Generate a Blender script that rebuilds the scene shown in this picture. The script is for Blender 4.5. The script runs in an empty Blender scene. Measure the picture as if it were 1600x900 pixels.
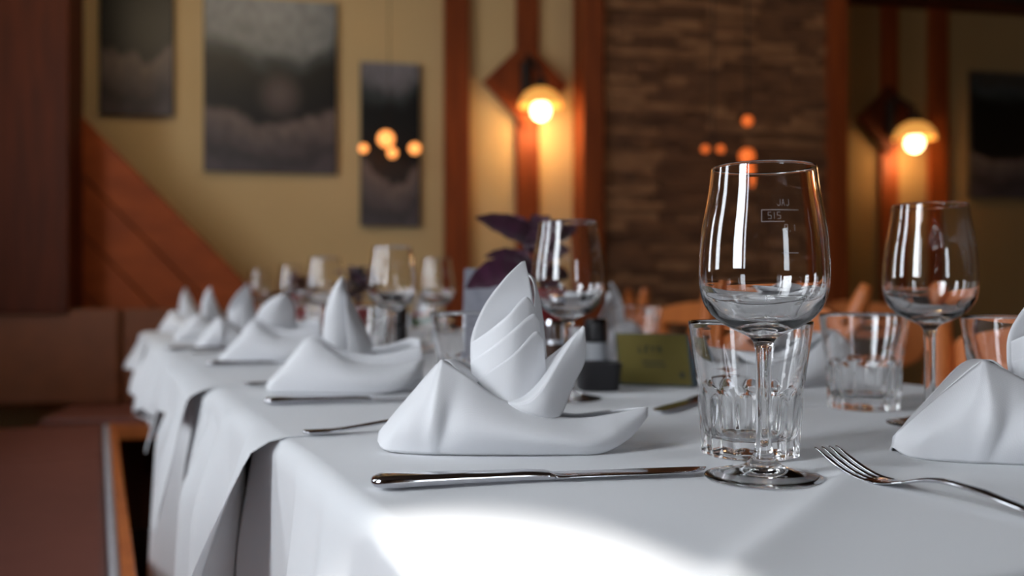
import bpy, math, random
from mathutils import Vector, Matrix
random.seed(7)
C = bpy.context.scene
COL = C.collection
PI = math.pi

# ------------------------------------------------------------------ camera frame
F = 1480.0; CX = 800.0; HY = 462.0           # focal length and horizon in pixels of the 1600x900 frame
TH = math.atan(645.0 / F)                    # the table runs TH to the left of the view direction
ct, st = math.cos(TH), math.sin(TH)
TABLE = 0.75
H = 0.1236                                   # camera above the table top
CZ = TABLE + H

def cw(X, Y, z):                             # camera-aligned ground frame -> world
    return Vector((X * ct + Y * st, -X * st + Y * ct, z))
def at(px, py, Y):                           # the point seen at a pixel, at depth Y
    return cw((px - CX) / F * Y, Y, CZ - (py - HY) / F * Y)
def ground(px, py, z=TABLE):                 # the point seen at a pixel on a level plane
    Y = (CZ - z) * F / (py - HY)
    return at(px, py, Y)

cam = bpy.data.cameras.new('camera'); camo = bpy.data.objects.new('camera', cam); COL.objects.link(camo)
camo.location = (0, 0, CZ); camo.rotation_euler = (PI / 2, 0, -TH)
cam.sensor_width = 36; cam.lens = 36 * F / 1600; cam.shift_y = (HY - 450) / 1600
cam.clip_start = 0.02
cam.dof.use_dof = True; cam.dof.focus_distance = 0.67; cam.dof.aperture_fstop = 3.9
C.camera = camo

# ------------------------------------------------------------------ light
C.view_settings.view_transform = 'Standard'; C.view_settings.look = 'None'
C.view_settings.gamma = 1; C.view_settings.use_curve_mapping = False
C.view_settings.exposure = 0.0
cy = C.cycles
cy.max_bounces = 14; cy.transmission_bounces = 14; cy.glossy_bounces = 6; cy.diffuse_bounces = 4
cy.transparent_max_bounces = 12; cy.sample_clamp_indirect = 25; cy.use_denoising = True
cy.blur_glossy = 0.3

w = bpy.data.worlds.new('world'); C.world = w; w.use_nodes = True
bg = w.node_tree.nodes['Background']; bg.inputs[0].default_value = (0.62, 0.78, 1.0, 1); bg.inputs[1].default_value = 1.0

def light(name, kind, loc, energy, color, size=None, size_y=None, rot=None, radius=None):
    l = bpy.data.lights.new(name, kind); o = bpy.data.objects.new(name, l); COL.objects.link(o)
    o.location = loc; l.energy = energy; l.color = color
    if kind == 'AREA':
        l.shape = 'RECTANGLE'; l.size = size; l.size_y = size_y
    if radius is not None: l.shadow_soft_size = radius
    if rot: o.rotation_euler = rot
    return o
# room planes
XL, XR, YF, ZC = -0.95, 6.4, -1.6, 2.6
# daylight panels just outside the windows (left wall and the wall behind the camera)
# openings in the left wall: (y0, y1, z0, z1); each has its own patch of sky outside
LW = [(-0.02, 0.10, 0.95, 2.15), (0.15, 0.58, 0.95, 2.15), (1.35, 1.75, 0.95, 2.15), (2.45, 3.05, 0.95, 2.15)]
for i, (h, e) in enumerate(zip(LW, (4, 23, 13, 17))):
    light('daylight', 'AREA', (XL - 0.11, (h[0] + h[1]) / 2, (h[2] + h[3]) / 2), e, (0.90, 0.95, 1.0), h[1] - h[0], h[3] - h[2], (PI / 2, 0, -PI / 2))
light('daylight_behind', 'AREA', (0.45, YF - 0.12, 1.28), 4.5, (0.88, 0.94, 1.0), 0.35, 0.65, (PI / 2, 0, 0))
# added, unseen warm area lights that brighten the far end of the room
def warm_fill(x, y, e, wx, aim):
    o = light('added_warm_fill', 'AREA', (x, y, 2.56), e, (1.0, 0.78, 0.50), wx, 0.3)
    o.rotation_euler = (Vector((x, y, 2.56)) - Vector(aim)).to_track_quat('Z', 'Y').to_euler()
warm_fill(-0.1, 3.1, 8.5, 1.6, (-0.6, 4.9, 1.2)); warm_fill(2.6, 2.6, 4.5, 1.2, (3.0, 4.2, 1.0))
sun = light('sun', 'SUN', (0, -4, 4), 22.0, (1.0, 0.97, 0.93)); sun.data.angle = math.radians(2.3)
SUNDIR = Vector((-0.04, 1.0, -0.80)).normalized()
sun.rotation_euler = (-SUNDIR).to_track_quat('Z', 'Y').to_euler()
SUNPATCH = Vector((0.185, 0.435, TABLE))
k_ = (SUNPATCH.y - YF) / SUNDIR.y
SUNHOLE = SUNPATCH - SUNDIR * k_              # where that beam crosses the wall behind the camera

# ------------------------------------------------------------------ materials
def lin(c):
    return tuple(((v / 255.0) / 12.92 if v / 255.0 <= 0.04045 else ((v / 255.0 + 0.055) / 1.055) ** 2.4) for v in c) + (1,)
def mat(name, color, rough=0.5, metal=0.0, spec=0.5, bump=None, noise=None, stretch=(1, 1, 1), sheen=0, coat=0, trans=0, ior=1.5, emit=None, es=0):
    m = bpy.data.materials.new(name); m.use_nodes = True
    nt = m.node_tree; b = nt.nodes['Principled BSDF']
    b.inputs['Base Color'].default_value = lin(color)
    b.inputs['Roughness'].default_value = rough; b.inputs['Metallic'].default_value = metal
    b.inputs['Specular IOR Level'].default_value = spec
    b.inputs['Transmission Weight'].default_value = trans; b.inputs['IOR'].default_value = ior
    b.inputs['Sheen Weight'].default_value = sheen; b.inputs['Coat Weight'].default_value = coat
    if emit: b.inputs['Emission Color'].default_value = lin(emit); b.inputs['Emission Strength'].default_value = es
    tc = nt.nodes.new('ShaderNodeTexCoord'); mp = nt.nodes.new('ShaderNodeMapping')
    mp.inputs['Scale'].default_value = stretch; nt.links.new(tc.outputs['Object'], mp.inputs[0])
    if noise:                                    # (scale, second colour, contrast)
        n = nt.nodes.new('ShaderNodeTexNoise'); n.inputs['Scale'].default_value = noise[0]; n.inputs['Detail'].default_value = 6
        r = nt.nodes.new('ShaderNodeValToRGB'); k = noise[2]
        r.color_ramp.elements[0].position = 0.5 - k; r.color_ramp.elements[1].position = 0.5 + k
        r.color_ramp.elements[0].color = lin(color); r.color_ramp.elements[1].color = lin(noise[1])
        nt.links.new(mp.outputs[0], n.inputs['Vector']); nt.links.new(n.outputs[0], r.inputs[0]); nt.links.new(r.outputs[0], b.inputs['Base Color'])
    if bump:                                     # (scale, strength, distance)
        n = nt.nodes.new('ShaderNodeTexNoise'); n.inputs['Scale'].default_value = bump[0]; n.inputs['Detail'].default_value = 3
        bp = nt.nodes.new('ShaderNodeBump'); bp.inputs['Strength'].default_value = bump[1]; bp.inputs['Distance'].default_value = bump[2]
        nt.links.new(mp.outputs[0], n.inputs['Vector']); nt.links.new(n.outputs[0], bp.inputs['Height']); nt.links.new(bp.outputs[0], b.inputs['Normal'])
    return m
def linen(name, color, scale, strength, sheen=0.2):
    m = mat(name, color, rough=0.85, spec=0.2, sheen=sheen); nt = m.node_tree; b = nt.nodes['Principled BSDF']
    tc = nt.nodes.new('ShaderNodeTexCoord'); add = None
    bands = []
    for ax in ('X', 'Y'):
        wv = nt.nodes.new('ShaderNodeTexWave'); wv.bands_direction = ax; wv.inputs['Scale'].default_value = scale
        wv.inputs['Distortion'].default_value = 0.6; wv.inputs['Detail'].default_value = 1
        nt.links.new(tc.outputs['Object'], wv.inputs['Vector']); bands.append(wv)
    ad = nt.nodes.new('ShaderNodeMath'); ad.operation = 'ADD'
    nt.links.new(bands[0].outputs['Fac'], ad.inputs[0]); nt.links.new(bands[1].outputs['Fac'], ad.inputs[1])
    bp = nt.nodes.new('ShaderNodeBump'); bp.inputs['Strength'].default_value = strength; bp.inputs['Distance'].default_value = 0.0002
    nt.links.new(ad.outputs[0], bp.inputs['Height']); nt.links.new(bp.outputs[0], b.inputs['Normal'])
    return m

M = {}
M['cloth'] = linen('white_linen_cloth', (222, 224, 227), 260, 0.12)
M['napkin'] = linen('white_linen_napkin', (226, 227, 230), 300, 0.12)
M['glass'] = mat('clear_glass', (255, 255, 255), rough=0.0, trans=1.0, ior=1.5)
M['etch'] = mat('etched_glass', (225, 225, 230), rough=0.5, spec=0.5, trans=0.8)
M['steel'] = mat('polished_steel', (200, 200, 204), rough=0.12, metal=1.0)
M['chrome'] = mat('chrome', (220, 220, 224), rough=0.08, metal=1.0)
M['wood'] = mat('orange_brown_wood', (152, 72, 28), rough=0.6, spec=0.3, noise=(3.0, (112, 48, 16), 0.22), stretch=(9, 9, 0.9))
M['wood_dark'] = mat('dark_brown_wood', (92, 40, 16), rough=0.65, spec=0.25, noise=(3.0, (66, 27, 10), 0.22), stretch=(9, 9, 0.9))
M['wood_diag'] = mat('diagonal_wood_plank', (166, 80, 34), rough=0.65, spec=0.25, noise=(2.5, (132, 60, 24), 0.25), stretch=(2, 2, 6))
M['wood_chair'] = mat('honey_chair_wood', (218, 126, 62), rough=0.5, noise=(3.0, (186, 98, 42), 0.25), stretch=(6, 6, 1.2), coat=0.2)
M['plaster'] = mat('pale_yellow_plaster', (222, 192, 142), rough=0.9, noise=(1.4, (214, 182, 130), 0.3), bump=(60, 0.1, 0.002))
M['plaster_dim'] = mat('shaded_plaster', (164, 132, 88), rough=0.9, noise=(1.4, (154, 122, 80), 0.3), bump=(60, 0.1, 0.002))  # same plaster as the left, its colour darkened for the dimmer light
M['ceiling'] = mat('dark_ceiling', (60, 40, 28), rough=0.9, noise=(2, (48, 32, 22), 0.3))
M['floor'] = mat('dark_floor', (44, 28, 22), rough=0.5, noise=(3, (30, 18, 14), 0.3), stretch=(1, 8, 1))
M['leather'] = mat('brown_leather', (128, 76, 62), rough=0.5, noise=(14, (114, 64, 52), 0.3), bump=(220, 0.15, 0.001))
M['leather_back'] = mat('brown_leather_back', (128, 72, 38), rough=0.6, noise=(14, (112, 62, 32), 0.3), bump=(220, 0.15, 0.001))
M['edge_sheen'] = mat('cushion_edge_painted_sheen', (190, 188, 192), rough=0.6, noise=(20, (176, 172, 176), 0.3))  # pale colour stands for window light reflected off the cushion edge
M['black'] = mat('matt_black', (26, 24, 28), rough=0.5)
M['black_gloss'] = mat('black_plastic', (22, 20, 22), rough=0.25)
M['iron'] = mat('dark_iron', (40, 28, 22), rough=0.5, metal=0.4)
M['green'] = mat('olive_card', (98, 86, 22), rough=0.8, noise=(30, (90, 78, 20), 0.3))
M['teal'] = mat('dark_teal_card_edge', (52, 66, 72), rough=0.7)
M['bluegrey'] = mat('blue_grey_card', (140, 158, 176), rough=0.7)
M['ink'] = mat('dark_ink', (40, 34, 6), rough=0.7)
M['lightink'] = mat('white_ink', (210, 220, 214), rough=0.7)
M['greycard'] = mat('pale_grey_card', (176, 178, 188), rough=0.6, noise=(40, (150, 152, 166), 0.15))
M['red'] = mat('dark_red_pot', (150, 16, 22), rough=0.45)
M['soil'] = mat('soil', (40, 26, 18), rough=1)
M['leafp'] = mat('purple_leaf', (52, 22, 34), rough=0.35, noise=(18, (88, 42, 72), 0.2), sheen=0.3, coat=0.2)
M['leafg'] = mat('brown_green_leaf', (58, 52, 38), rough=0.5, noise=(30, (110, 48, 60), 0.15))
M['stem'] = mat('plum_stem', (70, 30, 34), rough=0.6)
M['pepper'] = mat('peppercorns', (74, 44, 28), rough=0.8, noise=(300, (30, 20, 16), 0.1))
M['salt'] = mat('salt', (170, 172, 176), rough=0.8)
M['shade'] = mat('amber_glass_shade', (236, 170, 90), rough=0.35, emit=(255, 176, 84), es=0.75)
M['bulb'] = mat('glowing_bulb', (255, 236, 200), rough=0.4, emit=(255, 226, 170), es=7)
M['globe'] = mat('glowing_orange_globe', (255, 170, 90), rough=0.4, emit=(255, 160, 84), es=1.8)
M['globe_dim'] = mat('dim_orange_globe', (220, 110, 50), rough=0.4, emit=(240, 110, 44), es=1.0)
M['winframe'] = mat('window_frame_wood', (120, 62, 28), rough=0.5, noise=(3, (96, 46, 20), 0.2), stretch=(8, 8, 1))
M['wallside'] = mat('ochre_side_wall', (150, 112, 70), rough=0.9, noise=(1.5, (140, 102, 62), 0.3))

# stone: brown stacked slivers with their own tints
def stone_mat():
    m = mat('stacked_brown_stone', (132, 90, 60), rough=0.85, noise=(7, (80, 50, 34), 0.25), stretch=(1, 1, 3.5), bump=(24, 0.5, 0.01))
    return m
M['stone'] = stone_mat()
M['stone2'] = mat('pale_brown_stone', (172, 124, 86), rough=0.85, noise=(9, (114, 76, 50), 0.25), stretch=(1, 1, 3.5), bump=(24, 0.5, 0.01))

# ------------------------------------------------------------------ mesh helpers
def mesh_obj(name, verts, faces, m, parent=None, smooth=False, mats=None, fmat=None):
    me = bpy.data.meshes.new(name); me.from_pydata([tuple(v) for v in verts], [], faces)
    for mm in (mats or [m]): me.materials.append(mm)
    if fmat:
        for p, i in zip(me.polygons, fmat): p.material_index = i
    if smooth:
        for p in me.polygons: p.use_smooth = True
    me.validate(); me.update()
    o = bpy.data.objects.new(name, me); COL.objects.link(o)
    if parent: o.parent = parent
    return o
class MB:
    def __init__(s): s.v = []; s.f = []; s.mi = []; s.cur = 0
    def add(s, v, f):
        n = len(s.v); s.v += [Vector(q) for q in v]; s.f += [tuple(i + n for i in q) for q in f]; s.mi += [s.cur] * len(f)
    def box(s, x0, x1, y0, y1, z0, z1):
        s.add([(x0,y0,z0),(x1,y0,z0),(x1,y1,z0),(x0,y1,z0),(x0,y0,z1),(x1,y0,z1),(x1,y1,z1),(x0,y1,z1)],
              [(0,3,2,1),(4,5,6,7),(0,1,5,4),(1,2,6,5),(2,3,7,6),(3,0,4,7)])
    def tube(s, pts, r, n=12):
        pts = [Vector(p) for p in pts]; rs = r if isinstance(r, (list, tuple)) else [r] * len(pts)
        vs = []; fs = []
        for i, p in enumerate(pts):
            t = (pts[min(i + 1, len(pts) - 1)] - pts[max(i - 1, 0)]).normalized()
            a = t.cross(Vector((0, 0, 1)));
            if a.length < 1e-3: a = t.cross(Vector((0, 1, 0)))
            a.normalize(); b = t.cross(a).normalized()
            for j in range(n):
                q = 2 * PI * j / n; vs.append(p + (a * math.cos(q) + b * math.sin(q)) * rs[i])
        for i in range(len(pts) - 1):
            for j in range(n):
                k = (j + 1) % n; fs.append((i*n+j, i*n+k, (i+1)*n+k, (i+1)*n+j))
        fs.append(tuple(range(n))); fs.append(tuple(reversed(range((len(pts)-1)*n, len(pts)*n))))
        s.add(vs, fs)
    def lathe(s, prof, n=32, c=(0, 0, 0), rf=None, close=False):
        # prof: list of (r, z); r == 0 ends are capped by a fan
        c = Vector(c); vs = []; fs = []; rows = []
        for (r, z) in prof:
            if r < 1e-7: rows.append([len(vs)]); vs.append(c + Vector((0, 0, z)))
            else:
                row = []
                for j in range(n):
                    q = 2 * PI * j / n; rr = rf(r, z, q) if rf else r
                    row.append(len(vs)); vs.append(c + Vector((rr * math.cos(q), rr * math.sin(q), z)))
                rows.append(row)
        pairs = list(zip(rows, rows[1:])) + ([(rows[-1], rows[0])] if close else [])
        for a, b in pairs:
            for j in range(n):
                k = (j + 1) % n
                if len(a) == 1 and len(b) == 1: break
                if len(a) == 1: fs.append((a[0], b[k], b[j]))
                elif len(b) == 1: fs.append((a[j], a[k], b[0]))
                else: fs.append((a[j], a[k], b[k], b[j]))
        s.add(vs, fs)
    def ball(s, c, r, n=16, sz=1.0):
        s.lathe([(r * math.sin(PI * i / n), -r * sz * math.cos(PI * i / n)) if 0 < i < n else (0, (-r if i == 0 else r) * sz) for i in range(n + 1)], n * 2, c)
    def prism(s, poly, d):                      # planar world polygon pushed along d
        n = len(poly); poly = [Vector(p) for p in poly]
        s.add(poly + [p + d for p in poly], [tuple(range(n)), tuple(reversed(range(n, 2 * n)))] + [(i, i + n, (i + 1) % n + n, (i + 1) % n) for i in range(n)])
    def build(s, name, m, parent=None, smooth=False, bevel=0, mats=None):
        o = mesh_obj(name, s.v, s.f, m, parent, smooth, mats, s.mi if mats else None)
        if bevel:
            b = o.modifiers.new('bevel', 'BEVEL'); b.width = bevel; b.segments = 2; b.limit_method = 'ANGLE'; b.angle_limit = math.radians(40)
        return o
def fix_normals(o):
    import bmesh
    bm = bmesh.new(); bm.from_mesh(o.data); bmesh.ops.recalc_face_normals(bm, faces=bm.faces); bm.to_mesh(o.data); bm.free(); return o
def tag(o, label, cat, group=None, kind=None):
    o['label'] = label; o['category'] = cat
    if group: o['group'] = group
    if kind: o['kind'] = kind
    return o
def thing(name, label, cat, loc=(0, 0, 0), rz=0, group=None):
    o = bpy.data.objects.new(name, None); COL.objects.link(o); o.location = loc; o.rotation_euler = (0, 0, rz)
    o.empty_display_size = 0.05
    return tag(o, label, cat, group)
def structure(o): o['kind'] = 'structure'; return o
def dup(root, loc, rz, label, group=None):
    r = root.copy(); COL.objects.link(r); r.location = loc; r.rotation_euler = (0, 0, rz); r['label'] = label
    if group: r['group'] = group
    for ch in list(root.children):
        c = ch.copy(); COL.objects.link(c); c.parent = r
        for g in ch.children:
            d = g.copy(); COL.objects.link(d); d.parent = c
    return r
def catmull(pts, n):                            # n points along a smooth curve through pts
    pts = [Vector(p) for p in pts]; out = []; m = len(pts) - 1
    for i in range(n):
        t = i / (n - 1) * m; k = min(int(t), m - 1); u = t - k
        p1, p2 = pts[k], pts[k + 1]
        p0 = pts[k - 1] if k > 0 else p1 * 2 - p2; p3 = pts[k + 2] if k + 2 <= m else p2 * 2 - p1
        out.append(0.5 * ((2 * p1) + (p2 - p0) * u + (2 * p0 - 5 * p1 + 4 * p2 - p3) * u * u + (3 * p1 - p0 - 3 * p2 + p3) * u ** 3))
    return out
def smooth01(t): t = max(0.0, min(1.0, t)); return t * t * (3 - 2 * t)

# ------------------------------------------------------------------ the back wall frame
KW = 0.21                                       # the back wall recedes towards the right
def wall(px, py, Y0): m = (px - CX) / F; return at(px, py, Y0 / (1 - KW * m))
_nw = math.hypot(1, KW)
WN = cw(KW / _nw, -1 / _nw, 0)                  # wall normal, towards the room
WD = cw(1 / _nw, KW / _nw, 0)                   # along the wall
YL, YS, YR = 4.66, 4.52, 5.10                   # left wall, stone pier, right wall
def on_wall(mb, pts, Y0, t): mb.prism([wall(x, y, Y0) for x, y in pts], -WN * t)
def rect(x0, x1, y0, y1): return [(x0, y0), (x0, y1), (x1, y1), (x1, y0)]

# ------------------------------------------------------------------ setting
b = MB(); b.box(-1.4, XR, YF - 0.2, 8.2, -0.05, 0.0); structure(b.build('floor', M['floor']))
b = MB(); b.box(-1.4, XR, YF - 0.2, 8.2, ZC, ZC + 0.05); structure(b.build('ceiling', M['ceiling']))
# back walls run beyond the frame
def wall_slab(name, xa, xb, Y0, m, t=0.1):
    a = wall(xa, HY, Y0); c = wall(xb, HY, Y0); mb = MB()
    mb.prism([Vector((a.x, a.y, 0)), Vector((c.x, c.y, 0)), Vector((c.x, c.y, ZC)), Vector((a.x, a.y, ZC))], -WN * t)
    return structure(fix_normals(mb.build(name, m)))
wall_slab('wall_back', -520, 930, YL, M['plaster'])
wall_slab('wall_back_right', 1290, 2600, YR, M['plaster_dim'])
# window openings in the left wall
def wall_with_holes(name, axis, pos, t, a0, a1, z0, z1, holes, m):
    # axis 'x': wall plane x = pos running along y; holes: list of (a0, a1, z0, z1)
    as_ = sorted(set([a0, a1] + [h[0] for h in holes] + [h[1] for h in holes])); mb = MB()
    zs = sorted(set([z0, z1] + [h[2] for h in holes] + [h[3] for h in holes]))
    for p, q in zip(as_, as_[1:]):
        for r, s in zip(zs, zs[1:]):
            ac, zc = (p + q) / 2, (r + s) / 2
            if any(h[0] < ac < h[1] and h[2] < zc < h[3] for h in holes): continue
            if axis == 'x': mb.box(pos - t, pos, p, q, r, s)
            else: mb.box(p, q, pos - t, pos, r, s)
    return structure(mb.build(name, m))
wall_with_holes('wall_left', 'x', XL, 0.1, YF, 6.2, 0, ZC, LW, M['wallside'])
sh = (SUNHOLE.x - 0.125, SUNHOLE.x + 0.030, SUNHOLE.z - 0.10, SUNHOLE.z + 0.10)
wall_with_holes('wall_front', 'y', YF, 0.1, XL - 0.1, XR, 0, ZC, [(0.275, 0.625, 0.95, 1.6), sh], M['wallside'])
b = MB(); b.box(XR, XR + 0.1, YF, 8.2, 0, ZC); structure(b.build('wall_right', M['wallside']))
for i, h in enumerate(LW):
    b = MB(); t = 0.012
    b.box(XL - 0.08, XL - 0.02, h[0], h[0] + t, h[2], h[3]); b.box(XL - 0.08, XL - 0.02, h[1] - t, h[1], h[2], h[3])
    b.box(XL - 0.08, XL - 0.02, h[0], h[1], h[2], h[2] + t); b.box(XL - 0.08, XL - 0.02, h[0], h[1], h[3] - t, h[3])
    b.box(XL - 0.08, XL - 0.02, h[0], h[1], 1.74, 1.765)
    structure(b.build('window_%d' % (i + 1), M['winframe']))

# stone pier: stacked slivers standing out by different depths
def stone_wall():
    a = wall(943, HY, YS); c = wall(1299, HY, YS); L = (c - a).length; mb = MB()
    a = Vector((a.x, a.y, 0)); z = 0.0
    mb.prism([a, a + WD * L, a + WD * L + Vector((0, 0, ZC)), a + Vector((0, 0, ZC))], -WN * 0.3)
    rnd = random.Random(3)
    while z < ZC - 0.05:
        hh = rnd.uniform(0.026, 0.052); x = 0.0
        while x < L - 0.001:
            ww = rnd.uniform(0.10, 0.32); x1 = min(x + ww, L)
            if L - x1 < 0.05: x1 = L
            d = rnd.uniform(0.004, 0.04); mb.cur = 1 if rnd.random() < 0.3 else 0
            p = a + WD * (x + 0.002) + Vector((0, 0, z + 0.002)); e = WD * (x1 - x - 0.004); u = Vector((0, 0, hh - 0.004))
            mb.prism([p + WN * d, p + e + WN * d, p + e + u + WN * (d * rnd.uniform(0.6, 1)), p + u + WN * d], -WN * (d + 0.01))
            x = x1
        z += hh
    return structure(fix_normals(mb.build('wall_stone', None, mats=[M['stone'], M['stone2']])))
stone_wall()
# upright timber trims
def trim(n, x0, x1, Y0, t, m='wood'):
    a = wall(x0, HY, Y0); c = wall(x1, HY, Y0); mb = MB()
    mb.prism([Vector((a.x, a.y, 0)), Vector((c.x, c.y, 0)), Vector((c.x, c.y, ZC)), Vector((a.x, a.y, ZC))], -WN * t)
    return structure(fix_normals(mb.build('trim_%d' % n, M[m], bevel=0.004)))
trim(1, 695, 734, YL - 0.06, 0.055)
trim(2, 807, 843, YL - 0.03, 0.028)
trim(3, 911, 944, YL - 0.20, 0.19)
trim(4, 1297, 1326, YS - 0.06, 0.6, 'wood')
trim(5, 1377, 1405, YR - 0.03, 0.028)
trim(6, 1452, 1483, YR - 0.03, 0.028)
# dark beam under the ceiling on the right
b = MB(); a = wall(1296, HY, YR - 0.12); c = wall(2300, HY, YR - 0.12); zt = CZ + (462 - 6) / F * 5.5
b.prism([Vector((a.x, a.y, zt)), Vector((c.x, c.y, zt)), Vector((c.x, c.y, ZC)), Vector((a.x, a.y, ZC))], -WN * 0.12)
structure(fix_normals(b.build('trim_7', M['wood_dark'])))
# diagonal plank panel rising to the left, and the tall panel beside it
YD = 4.25
dv = []; b = MB()
e0, e1 = (104, 158), (404, 462)
for i in range(4):
    o0 = i * 92; o1 = (i + 1) * 92 - 3
    def yl(x, o): return e0[1] + (e1[1] - e0[1]) * (x - e0[0]) / (e1[0] - e0[0]) + o
    def xl(y, o): return e0[0] + (e1[0] - e0[0]) * (y - o - e0[1]) / (e1[1] - e0[1])
    pts = [(60, yl(60, o0)), (60, min(yl(60, o1), 500)), (xl(500, o1), 500) if xl(500, o1) > 60 else (60, 500), (xl(500, o0), 500)]
    if xl(500, o1) <= 60: pts = [(60, yl(60, o0)), (60, 500), (xl(500, o0), 500)]
    b.prism([wall(x, y, YD - 0.01 * (i == 0)) for x, y in pts], -WN * 0.08)
structure(fix_normals(b.build('trim_8', M['wood_diag'], bevel=0.004)))
b = MB(); on_wall(b, rect(-520, 107, -160, 490), 4.02, 0.25)
structure(fix_normals(b.build('wall_panel_left', M['wood_dark'], bevel=0.006)))

# ------------------------------------------------------------------ pictures
def picture_mat(name, seed, sky_h, sky, path=True):
    m = bpy.data.materials.new(name); m.use_nodes = True; nt = m.node_tree; b_ = nt.nodes['Principled BSDF']; b_.inputs['Roughness'].default_value = 0.35
    N = nt.nodes.new; L = nt.links.new
    tc = N('ShaderNodeTexCoord'); sp = N('ShaderNodeSeparateXYZ'); L(tc.outputs['UV'], sp.inputs[0])
    nz = N('ShaderNodeTexNoise'); nz.inputs['Scale'].default_value = 3.2; nz.inputs['Detail'].default_value = 8; nz.noise_dimensions = '4D'; nz.inputs['W'].default_value = seed
    L(tc.outputs['UV'], nz.inputs['Vector'])
    ad = N('ShaderNodeMath'); ad.operation = 'MULTIPLY_ADD'; ad.inputs[1].default_value = 0.30; L(nz.outputs[0], ad.inputs[0])
    px_ = N('ShaderNodeMath'); px_.operation = 'SUBTRACT'; px_.inputs[1].default_value = 0.5; L(sp.outputs['X'], px_.inputs[0])
    p2 = N('ShaderNodeMath'); p2.operation = 'MULTIPLY'; L(px_.outputs[0], p2.inputs[0]); L(px_.outputs[0], p2.inputs[1])
    p3 = N('ShaderNodeMath'); p3.operation = 'MULTIPLY_ADD'; p3.inputs[1].default_value = -0.30; p3.inputs[2].default_value = -0.12; L(p2.outputs[0], p3.inputs[0])
    p4 = N('ShaderNodeMath'); p4.operation = 'ADD'; L(p3.outputs[0], p4.inputs[0]); L(sp.outputs['Y'], p4.inputs[1]); L(p4.outputs[0], ad.inputs[2])
    r = N('ShaderNodeValToRGB'); L(ad.outputs[0], r.inputs[0]); cr = r.color_ramp
    stops = [(0.0, (84, 74, 76)), (0.1, (60, 52, 54)), (0.2, (96, 84, 82)), (0.30, (116, 100, 94)), (0.34, (18, 15, 15)), (sky_h - 0.10, (14, 15, 15)), (sky_h - 0.02, (60, 66, 68)), (sky_h + 0.05, sky), (1.0, tuple(int(v * 1.15) for v in sky))]
    cr.elements[0].position = 0; cr.elements[0].color = lin(stops[0][1]); cr.elements[1].position = 1; cr.elements[1].color = lin(stops[-1][1])
    for p, c_ in stops[1:-1]: e = cr.elements.new(p); e.color = lin(c_)
    n2 = N('ShaderNodeTexNoise'); n2.inputs['Scale'].default_value = 14; n2.inputs['Detail'].default_value = 4; L(tc.outputs['UV'], n2.inputs['Vector'])
    mx = N('ShaderNodeMixRGB'); mx.blend_type = 'OVERLAY'; mx.inputs[0].default_value = 0.6; L(r.outputs[0], mx.inputs[1]); L(n2.outputs[0], mx.inputs[2])
    out = mx
    if path:                                     # pale clearing in the middle of the trees
        vm = N('ShaderNodeVectorMath'); vm.operation = 'DISTANCE'; vm.inputs[1].default_value = (0.57, 0.44, 0)
        ms = N('ShaderNodeMapping'); ms.inputs['Scale'].default_value = (1.0, 1.25, 1); ms.inputs['Location'].default_value = (0, -0.12, 0); L(tc.outputs['UV'], ms.inputs[0]); L(ms.outputs[0], vm.inputs[0])
        r2 = N('ShaderNodeValToRGB'); L(vm.outputs['Value'], r2.inputs[0]); r2.color_ramp.elements[0].position = 0.03; r2.color_ramp.elements[1].position = 0.20
        r2.color_ramp.elements[0].color = (.8, .8, .8, 1); r2.color_ramp.elements[1].color = (0, 0, 0, 1)
        m2 = N('ShaderNodeMixRGB'); L(r2.outputs[0], m2.inputs[0]); L(mx.outputs[0], m2.inputs[1]); m2.inputs[2].default_value = lin((112, 96, 92)); out = m2
    L(out.outputs[0], b_.inputs['Base Color']); return m
def picture(name, label, x0, x1, y0, y1, Y0, m):
    P = [wall(x0, y0, Y0), wall(x1, y0, Y0)]
    # a true rectangle on the wall
    top = CZ - (y0 - HY) / F * (Y0 / (1 - KW * (x0 - CX) / F)); bot = CZ - (y1 - HY) / F * (Y0 / (1 - KW * (x0 - CX) / F))
    a = Vector((P[0].x, P[0].y, 0)); c = Vector((P[1].x, P[1].y, 0)); z0, z1 = Vector((0, 0, bot)), Vector((0, 0, top))
    L = (c - a).length; u = (c - a) / L; g = 0.004
    o = thing(name, label, 'picture', (a + c) / 2 + z0, 0); inv = Matrix.Translation(-((a + c) / 2 + z0))
    mb = MB(); mb.prism([inv @ v for v in (a + z0, c + z0, c + z1, a + z1)], -WN * 0.022)
    fix_normals(mb.build('canvas_edge', M['black'], o))
    q = [inv @ (v + WN * 0.001) for v in (a + z0 + u * g, c + z0 - u * g, c + z1 - u * g, a + z1 + u * g)]
    ob = mesh_obj('printed_image', q, [(0, 1, 2, 3)], m, o)
    uv = ob.data.uv_layers.new(name='UVMap')
    for i, t in enumerate([(0, 0), (1, 0), (1, 1), (0, 1)]): uv.data[i].uv = t
    return o
picture('wall_picture', 'dark landscape print cut by the top of the frame, beside the tall wood panel', 155, 271, -120, 177, YL - 0.035, picture_mat('picture_field', 1.3, 0.92, (60, 56, 54), False))
picture('wall_picture', 'largest landscape print with pale sky and dark trees on the tan wall', 318, 526, -8, 267, YL - 0.035, picture_mat('picture_grove', 4.1, 0.70, (128, 130, 130)))
picture('wall_picture', 'narrow tall landscape print beside the first wood post', 563, 656, 96, 353, YL - 0.035, picture_mat('picture_tree', 8.6, 0.84, (112, 110, 116), False))
picture('wall_picture', 'dark print on the dim wall at the right edge, beyond the second lamp', 1517, 1700, 110, 308, YR - 0.035, picture_mat('picture_dusk', 2.2, 0.88, (58, 54, 50), False))

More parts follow.
